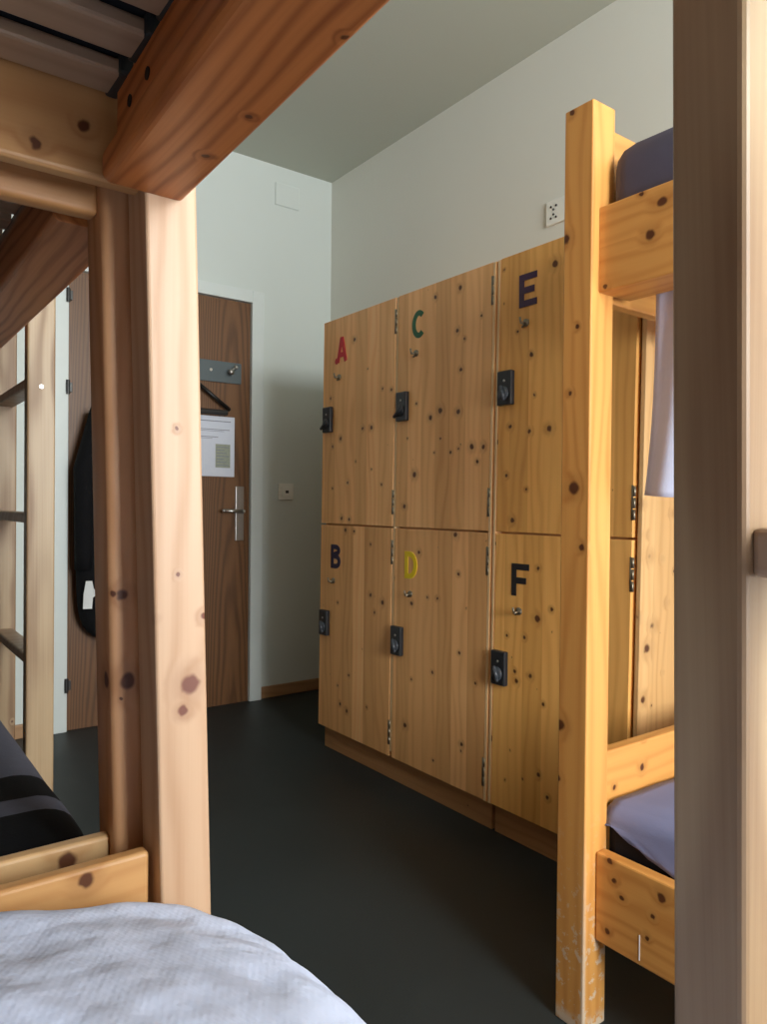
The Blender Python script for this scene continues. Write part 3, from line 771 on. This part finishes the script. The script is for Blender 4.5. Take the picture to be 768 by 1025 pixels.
# ---- right bunk
b3 = empty('bunk_bed', (1.6, -.1, 0), 'amber varnished pine bunk bed on the right with a chipped corner post', 'bunk bed')
OZ = M['oran_z']
post(b3, M['post3'], 1.111, 1.177, .861, .927, 1.731, None, .003)
post(b3, OZ, 2.043, 2.109, .861, .927, 1.731, None, .003)
post(b3, OZ, 1.111, 1.177, -1.20, -1.134, 1.731, None, .003)
post(b3, OZ, 2.043, 2.109, -1.20, -1.134, 1.731, None, .003)
def rail3(xi, xo, mat):
    s = 1 if xo > xi else -1
    bm = bmesh.new()
    prism_y(bm, [(xi, 1.378), (xo, 1.378), (xo, 1.536), (xo - s * .035, 1.536), (xo - s * .035, 1.46), (xi, 1.46)], -1.134, .860, 0)
    es = [e for e in bm.edges if abs(e.verts[0].co.y - e.verts[1].co.y) > .5]
    bmesh.ops.bevel(bm, geom=es, offset=.003, segments=2, profile=.5, affect='EDGES')
    return finish('side_rail', bm, mat, b3)
rail3(1.228, 1.132, M['rail3']); rail3(1.992, 2.088, M['oran_y'])
B('end_board', M['oran_x'], b3, 1.178, 2.042, .880, .908, 1.372, 1.705, .004)
B('end_board', M['end3'], b3, 1.178, 2.042, .880, .908, .402, .506, .004)
B('end_board', M['oran_x'], b3, 1.178, 2.042, -1.18, -1.152, 1.372, 1.705, .004)
B('end_board', M['oran_x'], b3, 1.178, 2.042, -1.18, -1.152, .402, .506, .004)
lr = B('side_rail', M['low3'], b3, 1.142, 1.170, -1.134, .860, .168, .335, .004)
B('side_rail', M['oran_y'], b3, 2.050, 2.080, -1.134, .860, .168, .335, .004)
bm = bmesh.new(); box(bm, 1.1412, 1.1423, .7635, .7655, .178, .223); finish('scratch', bm, M['tag'], lr)
for k in range(23): slat(b3, 1.215, 2.00, .80 - k * .084, 1.4605)
for k in range(12): slat(b3, 1.171, 2.049, -1.05 + k * .165, .17, .08)
mattress('mattress', 1.150, 2.045, -1.12, .862, 1.481, 1.652, M['greyblue'], 'slate grey covered mattress on the right upper bunk', .046)
m3 = mattress('mattress', 1.178, 2.04, -1.12, .874, .190, .412, M['navy'], 'dark mattress with a blue grey sheet pulled over it, right lower bunk', .035, None, .001)
def sheet3():
    bm = bmesh.new(); ys = []; y = .868
    while y > -1.1: ys.append(y); y -= .02
    rows = []
    for y in ys:
        t = min(1, (.868 - y) / .16)
        side = .016 + .075 * t ** .7            # how far the sheet is pulled down the side
        row = []
        for k in range(30): row.append(bm.verts.new((2.02 - k * .028, y, .427 + .003 * noise.noise(Vector((k * .3, y * 9, 1))) - .012 * (1 - t))))
        for k in range(1, 9):
            a = k / 8 * math.pi / 2
            row.append(bm.verts.new((1.208 - .034 * math.sin(a), y, .424 - .012 * (1 - t) - .034 * (1 - math.cos(a)))))
        for k in range(1, 7):
            w = .006 * math.sin(y * 60 + k)
            row.append(bm.verts.new((1.174 - abs(w) * k / 6, y, .390 - .012 * (1 - t) - max(0, side - .034) * k / 6)))
        nkeep = len(row) if t > .35 else int(30 + 8 * (t / .35)) 
        rows.append(row)
    for a, b in zip(rows, rows[1:]):
        for i in range(len(a) - 1): bm.faces.new((a[i], a[i + 1], b[i + 1], b[i]))
    o = finish('fitted_sheet', bm, M['bluesheet'], m3, True)
    md = o.modifiers.new('t', 'SOLIDIFY'); md.thickness = .003
sheet3()
# white towel hanging inside the right bunk
def towel():
    bm = bmesh.new(); rows = []
    for i in range(40):
        t = i / 39; z = 1.458 - (1.458 - 1.004) * t
        row = []
        yr = .40
        yl = .815 + .025 * t ** 2.5
        for j in range(41):
            s = j / 40; y = yl + (yr - yl) * s
            row.append(bm.verts.new((1.246 + .008 * math.sin(s * 30 + t * 1.5) * (.4 + t), y, z - .004 * math.sin(s * 9) * t)))
        rows.append(row)
    for a, b in zip(rows, rows[1:]):
        for k in range(40): bm.faces.new((a[k], a[k + 1], b[k + 1], b[k]))
    o = finish('towel', bm, M['towel'], None, True)
    tag(o, 'white towel hanging from the right upper bunk', 'towel')
    md = o.modifiers.new('t', 'SOLIDIFY'); md.thickness = .004
towel()

for o in bpy.data.objects:
    if '_o' in o: del o['_o']

# ------------------------------------------------------------------ light
w = bpy.data.worlds.new('World'); sc.world = w; w.use_nodes = True
nt_ = w.node_tree; bg = nt_.nodes['Background']
bg.inputs[0].default_value = (.80, .90, 1.0, 1); bg.inputs[1].default_value = 3.0
def area(name, loc, rot, sx, sy, e, col):
    l = bpy.data.lights.new(name, 'AREA'); l.shape = 'RECTANGLE'; l.size = sx; l.size_y = sy; l.energy = e; l.color = col
    o = bpy.data.objects.new(name, l); COL.objects.link(o); o.location = loc; o.rotation_euler = rot; return o
area('window_light', (mx, YN - .14, (WZ0 + WZ1) / 2), (math.radians(90), 0, 0), WX1 - WX0 - .1, WZ1 - WZ0 - .1, 172, (.96, .99, .97))

# ------------------------------------------------------------------ camera
f, yaw, pit, rol = 735.43, .63896, .00897, -.0092
cy, sy = math.cos(yaw), math.sin(yaw)
r = Vector((cy, -sy, 0)); d = Vector((sy, cy, 0)); u = Vector((0, 0, 1))
u2 = u * math.cos(pit) + d * math.sin(pit); F = d * math.cos(pit) - u * math.sin(pit)
R_ = r * math.cos(rol) - u2 * math.sin(rol); U_ = r * math.sin(rol) + u2 * math.cos(rol)
cam = bpy.data.cameras.new('camera'); co = bpy.data.objects.new('camera', cam); COL.objects.link(co)
mw = Matrix((( R_.x, U_.x, -F.x, 0), (R_.y, U_.y, -F.y, 0), (R_.z, U_.z, -F.z, .98), (0, 0, 0, 1)))
co.matrix_world = mw
cam.sensor_fit = 'HORIZONTAL'; cam.sensor_width = 36; cam.lens = f * 36 / 768
cam.clip_start = .02
sc.camera = co
sc.view_settings.view_transform = 'Standard'
sc.view_settings.look = 'None'
sc.view_settings.exposure = .02
sc.view_settings.gamma = 1.07
try: sc.cycles.use_denoising = True
except Exception: pass
